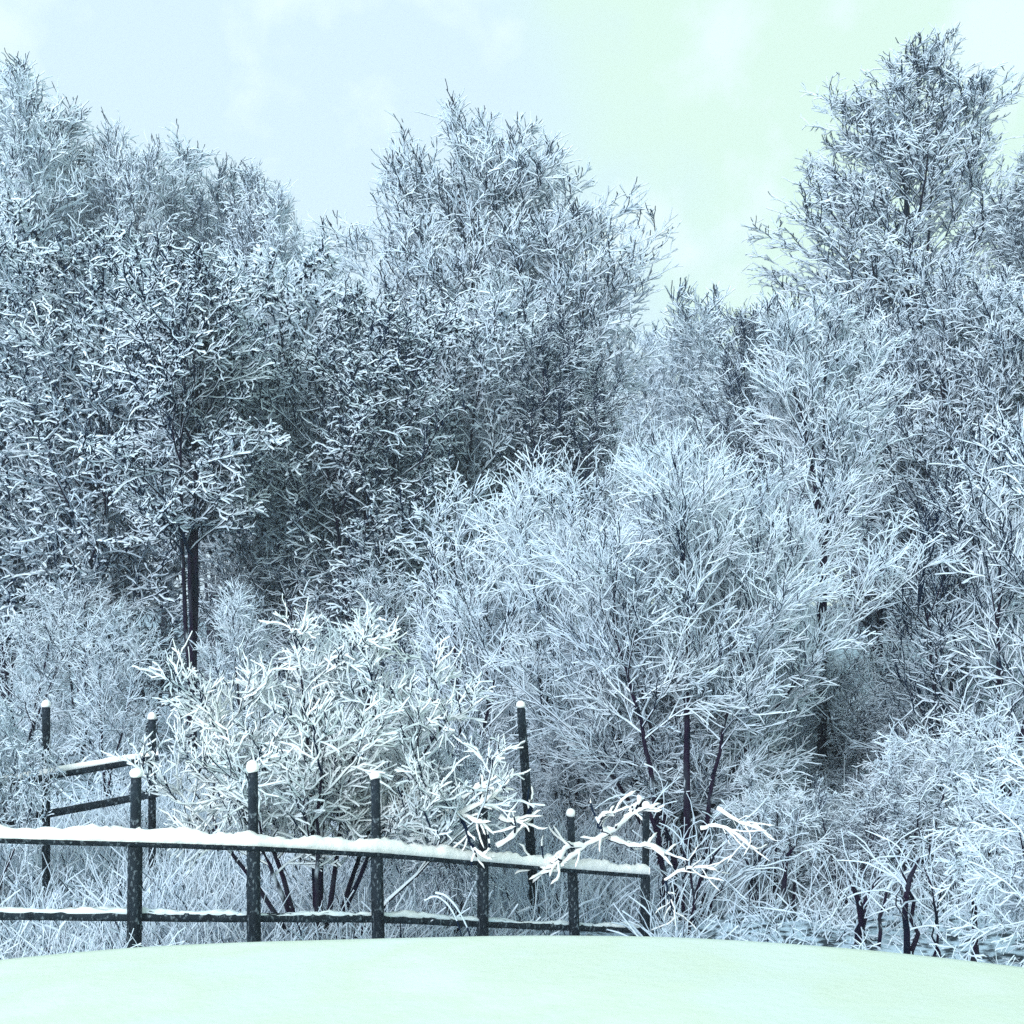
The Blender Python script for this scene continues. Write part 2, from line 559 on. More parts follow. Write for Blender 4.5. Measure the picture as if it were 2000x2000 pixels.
# --- dense trees with clinging withered leaves and cones (left)
_al = dict(l2=.6, l3=.42, twig=0.28, rt=0.0058, snow=0.036, tr=0.12, gn=0.15, gn3=0.30, up3=0.03, up2=0.08, ang2=(.5, 1.2), ang3=(.4, 1.25), tip=.8)
ALDER1 = tree_meshes('leafy_tree', 41, 11, [(0, 0, .4, 0, 1, 1), (0, 0, -1.2, .3, .9, .6), (0, 0, 1.4, .3, .85, .5)], lens(2.7, .5, .36, .6), 40, 1.3, 0.6, 8, 8, 1, base=0.16, cones=2600, cone_l=.115, **_al)
ALDER3 = tree_meshes('leafy_tree', 43, 11, [(-.2, 0, .6, 0, 1, .95), (-.2, 0, -1.2, .3, .92, .5), (-.2, 0, 1.6, .3, .86, .5)], lens(2.4, .7, .4, .6), 34, 1.4, 0.6, 8, 8, 1, base=0.44, fork=.42, cones=1700, cone_l=.11, **_al)
ALDER2 = tree_meshes('leafy_tree', 42, 11, [(0, 0, -.5, 0, 1, 1), (0, 0, 1.3, .3, .92, .6), (0, 0, -1.6, .3, .85, .5)], lens(2.9, .5, .36, .6), 40, 1.3, 0.6, 8, 8, 1, base=0.16, cones=2600, cone_l=.115, **_al)
# --- open young trees with forked stems (centre and right)
_op = dict(l2=.62, l3=.38, n4=1, twig=0.36, rt=0.0065, snow=0.0175, tr=0.10, tip=.8, ang2=(.4, 1.0), ang3=(.3, .85))
OPEN1 = tree_meshes('open_tree', 51, 11, [(0, 0, .3, 0, 1, 1), (0, 0, -1.5, .3, .95, .7), (0, 0, 1.5, -.4, .92, .7)], lens(2.4, .5, .32, .6), 38, 1.1, 0.55,
                    8, 8, gn=0.10, gn3=0.2, up3=0.1, up2=0.10, base=0.2, **_op)
FORKED = tree_meshes('forked_tree', 53, 11, [(0, 0, -1.7, 0, .97, 1.1), (0, 0, 1.5, .3, .94, .9), (0, 0, -.1, -.4, 1.0, .8)], lens(2.2, .6, .32, .6), 26, 1.0, 0.55,
                    7, 6, gn=0.10, gn3=0.2, up3=0.12, up2=0.10, base=0.5, fork=.55, **_op)
OPEN2 = tree_meshes('open_tree', 52, 11, [(0, 0, -.3, 0, 1, 1), (0, 0, 1.6, .3, .94, .7), (0, 0, -1.4, -.4, .9, .7)], lens(2.5, .48, .32, .7), 38, 1.15, 0.55,
                    8, 8, gn=0.12, gn3=0.25, up3=0.08, up2=0.06, base=0.18, **_op)
# --- understorey thicket
THICK = tree_meshes('thicket_shrub', 61, 4.5, [(0, 0, -.9, .2, .9, .8), (.1, 0, .7, .3, 1, 1), (-.1, 0, 1.5, -.4, .8, .7), (0, .1, -1.6, -.5, .7, .7)], lens(1.6, .5, .4, .8), 24, 1.3, 0.7,
                    6, 7, 1, l3=.5, twig=0.36, rt=0.006, snow=0.013, tr=0.05, gn=0.16, gn3=0.22, up3=-0.05, up2=0.0, base=0.10, trop1=-0.1, tip=.8)
BRUSH = tree_meshes('front_brush', 62, 3.0, [(0, 0, -.9, .2, .9, .9), (.1, 0, .7, .3, 1, 1), (-.1, 0, 1.4, -.4, .8, .8), (0, .1, -1.5, -.5, .7, .8), (.2, -.1, .3, -.8, .75, .8), (-.25, 0, -.4, .6, .85, .9)], lens(1.1, .5, .4, .9), 16, 1.4, 0.7,
                    6, 5, 1, l2=.6, l3=.5, twig=0.24, rt=0.0055, snow=0.0105, tr=0.04, gn=0.15, gn3=0.16, up3=-0.03, up2=-0.03, base=0.22, trop1=-0.35, tip=.8)
GLOOM = tree_meshes('gloom_shrub', 63, 4.5, [(0, 0, -.9, .2, .9, .8), (.1, 0, .7, .3, 1, 1), (-.1, 0, 1.5, -.4, .8, .7)], lens(1.6, .5, .4, .8), 20, 1.3, 0.7,  # shade under the canopy built in: less snow on thicker dark twigs
                    6, 6, 0, l2=.55, l3=.45, twig=0.34, rt=0.0075, snow=0.0075, tr=0.05, gn=0.14, gn3=0.2, up3=0.0, up2=0.0, base=0.12, trop1=0.05, tip=.8)
# --- big many-stemmed hazel in front
_hs = [(0, -1.5, -.1, -.2, .92, 1.3, .62), (-.35, -1.4, -.75, -.2, .70, 1.0, .5), (.25, -1.4, .8, -.2, .66, .8, .5), (0, 0, -.1, 0, 1.0, 1.2), (-.15, .1, -1.1, .2, .95, 1.1), (-.3, 0, -2.3, .3, .82, 1.0), (.1, 0, 1.0, -.2, .96, 1.0), (.25, .1, 2.0, .1, .88, .9),
       (.3, -.1, 2.9, -.3, .68, .8), (-.25, -.1, -3.0, -.4, .60, .7), (.15, -.1, 1.3, -.8, .76, .7), (-.1, -.2, -.8, -.9, .74, .7), (.05, .2, .3, 1.0, .9, .7)]
HAZEL = tree_meshes('hazel', 71, 6.0, _hs, lens(1.4, .55, .5, .9), 26, 1.3, 0.6, 7, 5, 2, l2=0.62, l3=0.5, twig=0.34, rt=0.0045, snow=0.0112, tr=0.045,
                    gn=0.08, gn3=0.08, up3=0.08, up2=0.06, base=0.12, trop1=0.1, ang2=(0.35, 0.95), ang3=(0.3, 0.85), tip=0.85, lp=1.7)
# --- snow laden round shrub just behind the fence
_ss = [(0, 0, -.2, 0, 1.0, 1.0), (.05, 0, .45, .1, .98, .9), (-.1, 0, -.75, -.1, .82, .9), (.1, 0, .95, .1, .80, .9), (0, .1, -.1, .5, .85, .9),
       (0, -.1, .1, -.55, .75, .9), (-.15, 0, -1.05, -.3, .6, .9), (.2, 0, 1.2, -.3, .52, .9), (.1, .1, .5, .6, .7, .9), (-.1, -.1, -.5, -.6, .6, .9)]
SHRUB = tree_meshes('round_shrub', 81, 2.4, _ss, lens(.72, .5, .5, .9), 13, 1.35, 0.6, 6, 5, 2, l2=0.6, l3=0.5, twig=0.17, rt=0.004, snow=0.0110, tr=0.022,
                    gn=0.12, gn3=0.16, up3=0.10, up2=0.1, base=0.30, trop1=0.1, ang2=(0.45, 1.1), ang3=(0.4, 1.1), tip=0.8)
SPRAY = tree_meshes('drooping_shrub', 82, 2.2, _ss, lens(1.1, .5, .55, .9), 10, 1.3, 0.9, 7, 5, 2, l2=0.5, l3=0.5, twig=0.17, rt=0.0036, snow=0.0100, tr=0.024,
                    gn=0.14, gn3=0.20, up3=-0.08, up2=-0.05, base=0.35, trop1=-0.7, ang2=(0.45, 1.1), ang3=(0.4, 1.1), tip=0.8)
SAPL = tree_meshes('sapling', 91, 5.0, [(0, 0, -.2, 0, 1, 1), (0, 0, .8, .2, .85, .8)], lens(1.3, .45, .35, .7), 22, 1.15, 0.5, 6, 5, 1, l2=0.55, l3=.55, twig=0.36, rt=0.0055, snow=0.0145, tr=0.035,
                   gn=0.08, gn3=0.15, up3=0.12, up2=0.12, base=0.12, trop1=0.25, tip=.8)

# ------------------------------------------------------------------ the far wood: one mass nobody could count
def far_wood():
    rng = np.random.default_rng(5)
    base = tree_meshes('far_wood', 15, 17, [(0, 0, .5, 0, 1, 1), (.1, 0, -1.4, .4, .9, .7)], lens(3.6, .5, .15, .5), 20, 1.0, 0.35,
                       6, 6, 0, twig=0.8, rt=0.012, snow=0.075, tip=.8, ang2=(.5, 1.1), ang3=(.4, 1.0), tr=0.14, up3=0.35, up2=0.25, base=0.15)
    def arr(me):
        v = np.empty(len(me.vertices) * 3, np.float32); me.vertices.foreach_get('co', v)
        f = np.empty(len(me.loops), np.int32); me.loops.foreach_get('vertex_index', f)
        mi = np.empty(len(me.polygons), np.int32); me.polygons.foreach_get('material_index', mi)
        return v.reshape(-1, 3), f.reshape(-1, 4), mi
    v0, f0, m0 = arr(base[0]); v1, f1, m1 = arr(base[1])
    v = np.concatenate([v0, v1]); f = np.concatenate([f0, f1 + len(v0)]); mi = np.concatenate([m0, m1])
    V, F, MI, n = [], [], [], 0
    for row, (Y, step) in enumerate([(92, 4.6), (104, 5.0)]):
        for x in np.arange(-48, 49, step):
            xx, yy = x + rng.normal() * 1.3, Y + rng.normal() * 3
            a = rng.random() * 6.28
            s = rng.uniform(0.86, 1.1)
            px = 1000 + xx * FPX / yy
            zt = CAM_Z + (HZ - 610) * yy / FPX
            g = float(ground_z(xx, yy))
            s *= (zt - g) / 17 * 0.95
            c, sn = math.cos(a) * s, math.sin(a) * s
            V.append(np.stack([v[:, 0] * c - v[:, 1] * sn + xx, v[:, 0] * sn + v[:, 1] * c + yy, v[:, 2] * s + g - .2], -1))
            F.append(f + n); MI.append(mi); n += len(v)
    o = link('distant_wood', raw_mesh('distant_wood', np.concatenate(V), np.concatenate(F), np.concatenate(MI)), [M_BARK, M_TWIGSNOW])
    tag(o, 'pale snow covered wood far away behind all the nearer trees', 'distant wood', kind='stuff')
far_wood()

# ------------------------------------------------------------------ placing the trees
G_FAR = 'pale snowy trees on the far left skyline'
for i, (px, Y, top, wide, lab) in enumerate([
    (-10, 58, 95, 1.0, 'tallest pale snowy tree, at the left end of the skyline'),
    (75, 54, 135, .8, 'pale snowy tree with a narrow spire beside the tallest skyline tree'),
    (165, 59, 185, .9, 'pale snowy tree second in from the left skyline spire'),
    (225, 55, 200, .8, 'pale snowy tree with an upright thin leader on the left skyline'),
    (320, 58, 235, 1.0, 'pale rounded snowy tree halfway down the left skyline slope'),
    (415, 56, 300, .85, 'pale small crowned snowy tree on the lower left skyline slope'),
    (505, 52, 310, .8, 'dark spiked snowy treetop poking up at the foot of the left skyline'),
    (580, 50, 345, .7, 'thin snowy treetop with bare side twigs right of the spiked one'),
    (660, 55, 480, .9, 'low pale snowy tree in the dip left of the central tree'),
]):
    place_tree('snowy_tree', (FAR1, FAR2)[i % 2], px, Y, top, lab, group=G_FAR, rot=i * 1.9, wide=wide)
place_tree('snowy_tree', CENTRE, 945, 38, 150, 'tall broad snowy tree with a pointed many-stemmed crown in the middle of the skyline', rot=0, wide=1.1)
place_tree('snowy_tree', TALL, 1755, 38, 62, 'tallest snowy tree on the right, dark straight trunk and flat spreading sprays', rot=0, wide=1.06)
place_tree('snowy_tree', TALL, 2030, 34, 255, 'snowy tree cut off by the right edge beside the tallest right tree', rot=2.2, wide=.8)

G_MID = 'middle row of snowy trees'
mids = [
    (ALDER1, 10, 27, 380, 1.0, 'dense snowy tree with clinging dark leaves at the left edge of the wood'),
    (ALDER2, 165, 25, 420, 1.0, 'dense leafy snowy tree just left of the one with the long dark trunk'),
    (ALDER3, 375, 22, 450, 1.0, 'leafy snowy tree whose long dark leaning trunk shows above the round shrub'),
    (ALDER2, 560, 26, 470, 1.0, 'leafy snowy tree right of the one with the long dark trunk'),
    (ALDER1, 715, 24, 540, 1.0, 'leafy snowy tree reaching its branches over the dark gap left of centre'),
    (ALDER2, 860, 27, 560, .9, 'dark dense snowy tree under the left side of the central crown'),
    (OPEN1, 985, 29, 520, 1.0, 'open snowy tree straight below the peak of the central crown'),
    (OPEN2, 1110, 27, 600, 1.0, 'open snowy tree under the right side of the central crown'),
    (FAR1, 1240, 62, 632, .8, 'fine twigged snowy tree in the dip right of the central crown'),
    (FAR2, 1365, 60, 590, .85, 'snowy tree with two bare spikes sticking up in the skyline gap'),
    (OPEN1, 1490, 29, 570, 1.0, 'open snowy tree at the left foot of the tallest right tree'),
    (FORKED, 1605, 19, 560, 1.0, 'open snowy tree with a clear dark forked stem below the tallest right tree'),
    (OPEN1, 1720, 26, 570, 1.0, 'snowy tree right of the forked one, in front of the tall trunk'),
    (OPEN2, 1850, 24, 480, 1.0, 'dense snowy tree near the right edge with upright dark stems'),
    (ALDER2, 1975, 25, 520, 1.0, 'snowy tree filling the right edge under the cut off crown'),
]
for i, (m, px, Y, top, wide, lab) in enumerate(mids):
    place_tree('snowy_tree', m, px, Y, top, lab, group=G_MID, rot=i * 2.3 + 0.4, wide=wide)

G_SAP = 'slim young trees in front of the wood'
for i, (px, Y, top, lab) in enumerate([
    (905, 17, 900, 'slim snowy sapling at the left flank of the hazel above the lone leaning post'),
    (1060, 18, 850, 'slim snowy young tree behind the left side of the hazel'),
    (1480, 18, 880, 'slim snowy young tree behind the right side of the hazel'),
    (1850, 17, 900, 'slim snowy young tree with fanned stems right of the hazel'),
    (1960, 16, 760, 'slim snowy young tree at the right edge above the drooping shrub'),
    (205, 19, 1160, 'slim snowy sapling in the dark gap behind the left back fence'),
    (470, 20, 1120, 'slim snowy sapling behind the top left of the round shrub'),
]):
    place_tree('sapling', SAPL, px, Y, top, lab, 'young tree', G_SAP, rot=i * 1.3)

G_TH = 'understorey shrubs in the wood'
for i, (px, Y, top, lab) in enumerate([
    (40, 21, 1130, 'snowy understorey shrub at the left edge behind the back fence'),
    (160, 23, 1080, 'snowy understorey shrub left of the long dark trunk'),
    (300, 26, 1000, 'fine twigged understorey shrub in the dark gap by the long dark trunk'),
    (470, 25, 1020, 'fine twigged understorey shrub right of the long dark trunk'),
    (620, 24, 1020, 'understorey shrub just above the round snow laden shrub'),
    (770, 22, 1050, 'understorey shrub right above the round snow laden shrub'),
    (900, 20, 1150, 'understorey shrub behind the lone leaning post'),
    (1120, 21, 1120, 'understorey shrub deep behind the left stems of the hazel'),
    (1520, 21, 1100, 'understorey shrub deep behind the right stems of the hazel'),
    (1660, 19, 1180, 'understorey shrub in the dark hollow right of the hazel'),
    (1790, 18, 1260, 'understorey shrub left of the drooping right hand shrub'),
    (1920, 19, 1150, 'understorey shrub above the drooping right hand shrub'),
    (1510, 13.6, 1470, 'low snowy tangle of brush just right of the foot of the hazel'),
    (1650, 13.4, 1500, 'low snowy tangle of brush above the stump stems'),
    (1780, 13.6, 1420, 'low snowy tangle of brush left behind the drooping right hand shrub'),
    (1900, 14.0, 1330, 'tall snowy tangle of brush right behind the drooping right hand shrub'),
    (1110, 16.5, 1330, 'low snowy tangle of brush between the lone post and the hazel'),
    (780, 14.0, 1380, 'low snowy tangle of brush at the right back of the round shrub'),
    (560, 15.5, 1300, 'low snowy tangle of brush at the left back of the round shrub'),
]):
    place_tree('understorey_shrub', BRUSH if Y < 16.8 else (GLOOM if px < 800 else THICK), px, Y, top, lab, 'shrub', G_TH, rot=i * 1.7, parts=('stems', 'twigs'))

place_tree('hazel', HAZEL, 1315, 15.2, 800, 'large many-stemmed hazel fanning out behind the right end of the fence', 'hazel', parts=('stems', 'twigs'))
NS = (M_NEARSNOW, M_BARK)
place_tree('round_shrub', SHRUB, 620, 11.0, 1150, 'round shrub thick with white snow rising behind the middle fence posts', 'shrub', parts=('stems', 'twigs'), mats=NS, wide=.95)
place_tree('drooping_shrub', SPRAY, 2080, 9.8, 1425, 'drooping shrub thick with snow at the lower right edge', 'shrub', rot=0.6, parts=('stems', 'twigs'), wide=.85)
place_tree('drooping_shrub', SPRAY, -30, 12.8, 1290, 'snow covered shrub at the left edge beside the back fence post', 'shrub', rot=2.6, parts=('stems', 'twigs'), mats=NS, wide=.5)
place_tree('drooping_shrub', SPRAY, 890, 11.6, 1390, 'snow covered shrub hanging between the round shrub and the lone post', 'shrub', rot=4.4, parts=('stems', 'twigs'), mats=NS, wide=.42)

# ------------------------------------------------------------------ fences
def lathe(name, pts, n, center=(0, 0)):
    """pts: list of (radius, z); closed at both ends"""
    V, F = [], []
    for r, z in pts:
        for k in range(n):
            a = 2 * math.pi * k / n
            V.append((center[0] + r * math.cos(a), center[1] + r * math.sin(a), z))
    for i in range(len(pts) - 1):
        for k in range(n):
            F.append((i * n + k, i * n + (k + 1) % n, (i + 1) * n + (k + 1) % n, (i + 1) * n + k))
    F.append(tuple(reversed(range(n))))
    F.append(tuple((len(pts) - 1) * n + k for k in range(n)))
    me = bpy.data.meshes.new(name)
    me.from_pydata(V, [], F)
    me.polygons.foreach_set('use_smooth', [True] * len(F))
    me.update()
    return me

def beam(name, pts, sect, jit=0.0, seed=0, sub=8, wave=0.0):
    """sweep a section [(side, up)] along points; every ring can wobble"""
    rng = random.Random(seed)
    P = []
    for a, b in zip(pts[:-1], pts[1:]):
        for k in range(sub):
            P.append(np.array(a) * (1 - k / sub) + np.array(b) * (k / sub))
    P.append(np.array(pts[-1]))
    V, F = [], []
    n = len(sect)
    for i, p in enumerate(P):
        d = P[min(i + 1, len(P) - 1)] - P[max(i - 1, 0)]
        d = d / np.linalg.norm(d)
        s = np.cross(d, (0, 0, 1)); s /= np.linalg.norm(s)
        u = np.cross(s, d)
        lo = 1 + wave * (math.sin(i * .37 + seed) * .5 + math.sin(i * .113 + 2 * seed) * .5 + math.sin(i * 0.9 + seed) * .25)
        for (a, b) in sect:
            ja = 1 + jit * rng.uniform(-1, 1)
            jb = 1 + jit * rng.uniform(-1, 1)
            V.append(tuple(p + s * a * ja + u * b * jb * (lo if b > 0 else 1)))
    for i in range(len(P) - 1):
        for k in range(n):
            F.append((i * n + k, i * n + (k + 1) % n, (i + 1) * n + (k + 1) % n, (i + 1) * n + k))
    F.append(tuple(range(n)))
    F.append(tuple((len(P) - 1) * n + k for k in reversed(range(n))))
    me = bpy.data.meshes.new(name)
    me.from_pydata(V, [], F)
    me.polygons.foreach_set('use_smooth', [True] * len(F))
    me.update()
    return me

def round_sect(w, h, n=10, z=0.0):
    return [(w * math.cos(2 * math.pi * k / n), z + h * math.sin(2 * math.pi * k / n)) for k in range(n)]

def snow_sect(w, h, n=8):
    s = [(w * math.cos(math.pi * k / n), h * math.sin(math.pi * k / n) ** 0.7) for k in range(n + 1)]
    return s + [(-w * 0.5, -0.006), (w * 0.5, -0.006)]

# (px, Y, top py, top rail py, bottom rail py, cap)
POSTS = [(-60, 8.75, 1515, 1634, 1789, 1), (266, 9.0, 1512, 1643, 1793, 1), (494, 9.3, 1502, 1651, 1795, 1), (733, 10.0, 1518, 1664, 1796, 1),
         (944, 10.9, 1548, 1682, 1806, 1), (1114, 11.7, 1590, 1696, 1813, 1), (1262, 12.4, 1575, 1707, 1819, 1)]
f0 = at(POSTS[1][0], 1850, 9.0)
fence = bpy.data.objects.new('wooden_fence', None)
COL.objects.link(fence)
fence.location = (f0[0], f0[1], float(ground_z(f0[0], f0[1])))
tag(fence, 'dark round-post fence carrying thick white snow along its top rail', 'fence')
FO = np.array(fence.location)
rail_t, rail_b = [], []
for i, (px, Y, top, rt_, rb_, cap) in enumerate(POSTS):
    p = at(px, top, Y)
    zr = at(px, rt_, Y)[2]
    zb = at(px, rb_, Y)[2]
    g = float(ground_z(p[0], Y)) - 0.3
    k = 1.0 - 0.015 * i
    rl, ru = 0.054 * k, 0.039 * k
    me = lathe('post', [(rl * 1.04, g - p[2]), (rl, zr - 0.35 - p[2]), (rl * 0.97, zr - 0.03 - p[2]), (ru, zr + 0.0 - p[2]), (ru, -0.06), (ru * 0.97, -0.012), (ru * 0.8, 0)], 18)
    po = link('post', me, [M_WOOD], fence, tuple(p - FO))
    lean = [0.0, 0.012, -0.006, -0.018, 0.004, -0.035, 0.01][i]
    po.rotation_euler = (0, lean, 0)
    if cap:
        c = lathe('snow_cap', [(ru * 1.08, -0.018), (ru * 1.22, 0.0), (ru * 1.22, 0.022), (ru * 0.9, 0.044), (ru * 0.3, 0.054)], 14)
        co = link('snow_cap', c, [M_RAILSNOW], po)
        co.scale = (1, 1, [1, .8, 1.25, .9, .6, 1.0, 1][i])
        co.rotation_euler = ([0, .12, -.15, .2, .1, -.2, 0][i], [0, -.2, .1, .25, -.1, .15, 0][i], i)
    off = np.array([0, -0.052, 0])
    rail_t.append(np.array([p[0], Y, zr]) + off - FO)
    rail_b.append(np.array([p[0], Y, zb]) + np.array([0, 0.045, 0]) - FO)
def ext(r, t):
    return [r[0] + (r[0] - r[1]) * t] + r[1:]
rail_t, rail_b = ext(rail_t, .3), ext(rail_b, .3)
tr_ = link('top_rail', beam('top_rail', rail_t, round_sect(0.036, 0.034), 0.05, 3), [M_WOOD], fence)
def up(r, dz):
    return [q + np.array([0, 0, dz]) for q in r]
link('rail_snow', beam('rail_snow', up(rail_t, 0.012), snow_sect(0.050, 0.088), 0.16, 5, 30, .28), [M_RAILSNOW], tr_)
br_ = link('bottom_rail', beam('bottom_rail', rail_b, round_sect(0.030, 0.036), 0.06, 4), [M_WOOD], fence)
link('rail_snow', beam('rail_snow', up(rail_b, 0.022), snow_sect(0.022, 0.026), 0.5, 6, 22, .6), [M_NEARSNOW], br_)

# back fence (left) and lone post
bf = bpy.data.objects.new('back_fence', None)
COL.objects.link(bf)
q0 = at(90, 1580, 13.0)
bf.location = (q0[0], q0[1], float(ground_z(q0[0], q0[1])))
tag(bf, 'low dark fence of two posts behind the left end of the long fence', 'fence')
BO = np.array(bf.location)
bp_ = []
for (px, Y, top, r) in [(-150, 12.6, 1390, .042), (90, 13.0, 1378, .042), (297, 13.4, 1402, .042)]:
    p = at(px, top, Y)
    g = float(ground_z(p[0], Y)) - 0.3
    po = link('post', lathe('post', [(r, g - p[2]), (r, -0.03), (r * .8, 0)], 14), [M_WOOD], bf, tuple(p - BO))
    link('snow_cap', lathe('snow_cap', [(r * 1.1, -0.015), (r * 1.2, 0.0), (r * 1.0, 0.035), (r * .4, 0.06)], 12), [M_RAILSNOW], po)
for (rows, sn) in [([(-150, 1560), (90, 1516), (312, 1478)], True), ([(-150, 1640), (90, 1590), (312, 1548)], False)]:
    pts = [at(px, py, Y) - np.array([0, 0.05, 0]) - BO for (px, py), Y in zip(rows, (12.6, 13.0, 13.4))]
    rr = link('rail', beam('rail', pts, round_sect(0.026, 0.042), 0.06, 9), [M_WOOD], bf)
    if sn:
        link('rail_snow', beam('rail_snow', up(pts, 0.03), snow_sect(0.034, 0.05), 0.2, 8, 14), [M_RAILSNOW], rr)

p = at(1017, 1378, 12.6)
g = float(ground_z(p[0] + .1, 12.6)) - 0.3
lp = link('leaning_post', lathe('leaning_post', [(.05, g - p[2]), (.048, -0.8), (.042, -0.04), (.033, 0)], 14), [M_WOOD], None, tuple(p))
lp.rotation_euler = (0, -0.07, 0)
link('snow_cap', lathe('snow_cap', [(.045, -0.02), (.05, 0.0), (.042, 0.03), (.015, 0.05)], 12), [M_RAILSNOW], lp)
tag(lp, 'lone dark leaning post standing behind the fence in front of the hazel', 'post')

# ------------------------------------------------------------------ snow laden branch lying over the fence
def branch_object(name, lines, label, Y0, snow, rad, seed, ntw=6, tw=0.18):
    rng = np.random.default_rng(seed)
    t = Twigs(8, seed)
    o0 = None
    for ln in lines:
        pts = np.array([at(px, py, Y) for (px, py, Y) in ln])
        s = np.concatenate([[0], np.cumsum(np.linalg.norm(np.diff(pts, axis=0), axis=1))])
        m = max(5, int(s[-1] / 0.05))
        u = np.linspace(0, s[-1], m)
        P = np.stack([np.interp(u, s, pts[:, k]) for k in range(3)], -1)
        k = np.array([.25, .5, .25])
        for _ in range(3):
            P[1:-1] = P[:-2] * .25 + P[1:-1] * .5 + P[2:] * .25
        P[1:-1] += rng.normal(size=P[1:-1].shape) * 0.006
        if o0 is None:
            o0 = P[0].copy()
        P = (P - o0)[None]
        R = np.linspace(rad, rad * 0.5, m)[None]
        S = np.full((1, m), snow); S[:, -1] *= .4
        t.add(P, R, S, lump=0.25, bare=0.03)
        if ntw:
            p_, d_, tt, par, rr = spawn(rng, P, R, ntw, .25, 1.0, .4, 1.0, .1)
            P2, R2 = poly(rng, p_, d_, tw * rng.uniform(.6, 1.9, len(p_)), rad * .5, rad * .3, 6, .16, .0)
            S2 = np.full(R2.shape, snow * .5); S2[:, -1] *= .5
            t.add(P2, R2, S2, sides=6)
    o = link(name, t.mesh(name), [M_BARK, M_RAILSNOW], None, tuple(o0))
    tag(o, label, 'branch')
    return o
branch_object('snowy_branch', [
    [(1250, 1560, 11.9), (1225, 1600, 11.8), (1190, 1630, 11.7), (1140, 1655, 11.55), (1100, 1690, 11.4), (1085, 1705, 11.35)],
    [(1190, 1630, 11.7), (1165, 1615, 11.6), (1172, 1592, 11.55), (1200, 1590, 11.5)],
    [(1140, 1655, 11.55), (1110, 1650, 11.45), (1095, 1665, 11.4), (1090, 1690, 11.35)],
    [(1225, 1600, 11.8), (1245, 1575, 11.75), (1270, 1585, 11.75)],
    [(1190, 1640, 11.7), (1230, 1655, 11.8), (1270, 1650, 11.8), (1300, 1670, 11.9)],
    [(1100, 1690, 11.4), (1070, 1700, 11.35), (1040, 1690, 11.3)],
], 'bent branch thick with white snow lying over the right end of the fence rail', 11.6, 0.034, 0.014, 3, 9, .17)
branch_object('snowy_branch', [
    [(865, 1590, 10.7), (900, 1592, 10.65), (935, 1605, 10.6), (965, 1630, 10.6)],
    [(900, 1592, 10.65), (930, 1575, 10.6), (965, 1555, 10.6), (985, 1540, 10.65)],
    [(900, 1592, 10.65), (910, 1630, 10.6), (930, 1665, 10.6), (955, 1680, 10.6)],
    [(970, 1655, 10.7), (1010, 1630, 10.75), (1030, 1600, 10.8), (1040, 1560, 10.85)],
    [(975, 1600, 10.7), (1000, 1608, 10.75), (1025, 1600, 10.8)],
    [(905, 1560, 10.7), (925, 1540, 10.7), (950, 1530, 10.75)],
], 'forked snowy branch hooked over the fourth fence post and rail', 10.7, 0.030, 0.012, 4, 8, .15)
branch_object('snowy_branch', [
    [(1300, 1720, 12.2), (1330, 1700, 12.1), (1370, 1690, 12.0), (1400, 1700, 12.0)],
    [(1370, 1620, 12.2), (1400, 1610, 12.1), (1440, 1630, 12.0), (1470, 1660, 12.0)],
    [(1300, 1720, 12.2), (1310, 1760, 12.1), (1320, 1800, 12.1)],
    [(1400, 1580, 12.2), (1430, 1600, 12.1), (1460, 1615, 12.0), (1490, 1620, 12)],
], 'drooping white branch hanging at the foot of the hazel', 12.1, 0.022, 0.008, 5, 9, .2)

# ------------------------------------------------------------------ bare leaning stems at the right, under the hazel
def stems_object(name, feet, label, Y, seed):
    rng = np.random.default_rng(seed)
    t = Twigs(8, seed)
    o0 = None
    for (px0, px1, py1, r) in feet:
        x0 = (px0 - 1000) * Y / FPX
        a = np.array([x0, Y + rng.normal() * .12, 0]); a[2] = float(ground_z(a[0], a[1])) - .08
        b = at(px1, py1, Y + rng.normal() * .3)
        if o0 is None: o0 = a.copy()
        u = np.linspace(0, 1, 8)[:, None]
        P = a + (b - a) * u + rng.normal(size=(8, 3)) * 0.015
        P[:, 0] += 0.10 * np.sin(u[:, 0] * math.pi) * np.sign(px0 - px1)
        P = (P - o0)[None]
        R = np.linspace(r, r * .5, 8)[None]
        t.add(P, R, np.full((1, 8), .008), bare=.4, lump=.6)
        p_, d_, tt, par, rr = spawn(rng, P, R, 9, .35, 1, .4, 1.0, .1)
        P2, R2 = poly(rng, p_, d_, rng.uniform(.3, .8, len(p_)), .0042, .003, 7, .16, -.5)
        t.add(P2, R2, np.full(R2.shape, .008), sides=4)
    o = link(name, t.mesh(name), [M_TRUNK, M_TWIGSNOW], None, tuple(o0))
    tag(o, label, 'shrub')
    return o
stems_object('bare_stems', [(1340, 1370, 1640, .020), (1350, 1420, 1640, .022), (1365, 1440, 1660, .024), (1335, 1330, 1650, .018), (1372, 1470, 1690, .02), (1310, 1290, 1600, .045), (1285, 1262, 1560, .04)],
             'clump of dark leaning bare stems at the end of the fence', 12.8, 1)
stems_object('bare_stems', [(1480, 1490, 1660, .03), (1535, 1550, 1650, .035), (1550, 1600, 1640, .02), (1470, 1440, 1650, .015)],
             'clump of short dark bare stems to the right of the leaning ones', 13.2, 2)
stems_object('bare_stems', [(1680, 1660, 1720, .04), (1700, 1720, 1700, .03), (1710, 1760, 1690, .018)],
             'dark snow dusted stump stems left of the drooping right hand shrub', 11.6, 3)
stems_object('bare_stems', [(1765, 1760, 1690, .024), (1785, 1790, 1680, .035), (1815, 1805, 1690, .012), (1850, 1855, 1700, .010), (1900, 1880, 1700, .03)],
             'dark upright stems under the drooping right hand shrub', 10.6, 4)

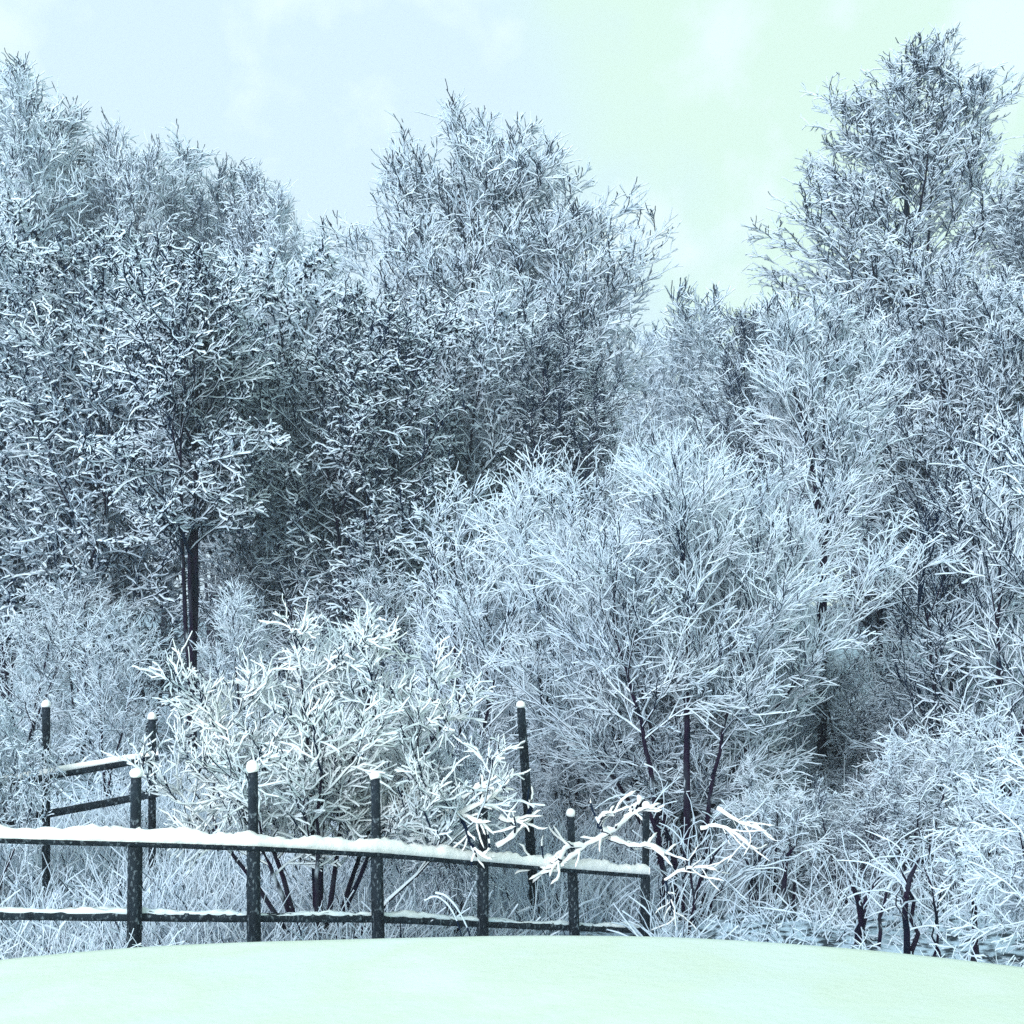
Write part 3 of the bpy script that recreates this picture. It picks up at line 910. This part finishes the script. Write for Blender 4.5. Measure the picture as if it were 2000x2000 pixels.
# ------------------------------------------------------------------ snowy grass and brush between the fence and the wood (stuff)
def grass():
    rng = np.random.default_rng(9)
    t = Twigs(4, 9)
    def patch(n, x0, x1, y0, y1, h0, h1, rt, sn, lean):
        x = rng.uniform(x0, x1, n); y = rng.uniform(y0, y1, n)
        fy = np.interp(x, [-3.3, -2.74, -1.95, -1.1, -.25, .55, 1.35, 1.6], [8.7, 9.0, 9.3, 10.0, 10.9, 11.7, 12.4, 8.0])
        ok = y > np.where(y < 8.4, 0, fy + 0.35)
        x, y = x[ok], y[ok]
        n = len(x)
        P0 = np.stack([x, y, ground_z(x, y) - .03], -1)
        D = rng.normal(size=(n, 3)) * lean; D[:, 2] = 1
        P, R = poly(rng, P0, D, rng.uniform(h0, h1, n), rt, rt * .5, 4, .12, -.5)
        t.add(P, R, np.full(R.shape, sn), lump=.5, bare=.2)
    patch(160, -4.0, -1.9, 7.15, 7.9, .10, .30, .0022, .004, .5)
    patch(120, 1.5, 3.6, 7.15, 8.0, .06, .24, .0022, .004, .6)
    patch(11000, -7.5, 1.6, 10.3, 17.5, .25, .8, .003, .011, .35)
    patch(5000, -5.5, 1.4, 9.4, 11.5, .2, .62, .0028, .009, .4)
    patch(3200, 1.2, 8.0, 11.5, 17.0, .12, .4, .003, .010, .6)
    patch(9000, -6, 6, 12.5, 20, .3, .9, .003, .010, .4)
    patch(900, 2.0, 6.5, 8.8, 11.0, .06, .22, .003, .008, .8)
    patch(5000, -14, 14, 17.0, 34.0, .4, 1.2, .006, .018, .5)
    o = link('snowy_grass', t.mesh('snowy_grass'), [M_BARK, M_TWIGSNOW])
    tag(o, 'tangled snow dusted grass and low brush between fence and wood', 'grass', kind='stuff')
grass()

# a pair of long arching grass stems in front of the lower rail
def arching():
    t = Twigs(6, 3)
    for c in ([(830, 1760), (850, 1748), (875, 1765), (895, 1800), (905, 1840)], [(850, 1745), (870, 1748), (895, 1775), (915, 1815), (922, 1842)]):
        pts = np.array([at(a, b, 9.9) for a, b in c])
        u = np.linspace(0, 1, 16)
        P = np.stack([np.interp(u, np.linspace(0, 1, 5), pts[:, k]) for k in range(3)], -1)
        for _ in range(3):
            P[1:-1] = P[:-2] * .25 + P[1:-1] * .5 + P[2:] * .25
        if c[0][0] == 830: o0 = P[-1].copy()
        t.add((P - o0)[None], np.full((1, 16), .004), np.full((1, 16), .012), lump=.2, bare=0)
    o = link('arching_stems', t.mesh('arching_stems'), [M_BARK, M_TWIGSNOW], None, tuple(o0))
    tag(o, 'pair of arching snow coated grass stems before the lower rail', 'grass stems')
arching()
print('faces', sum(len(m.polygons) for m in bpy.data.meshes))
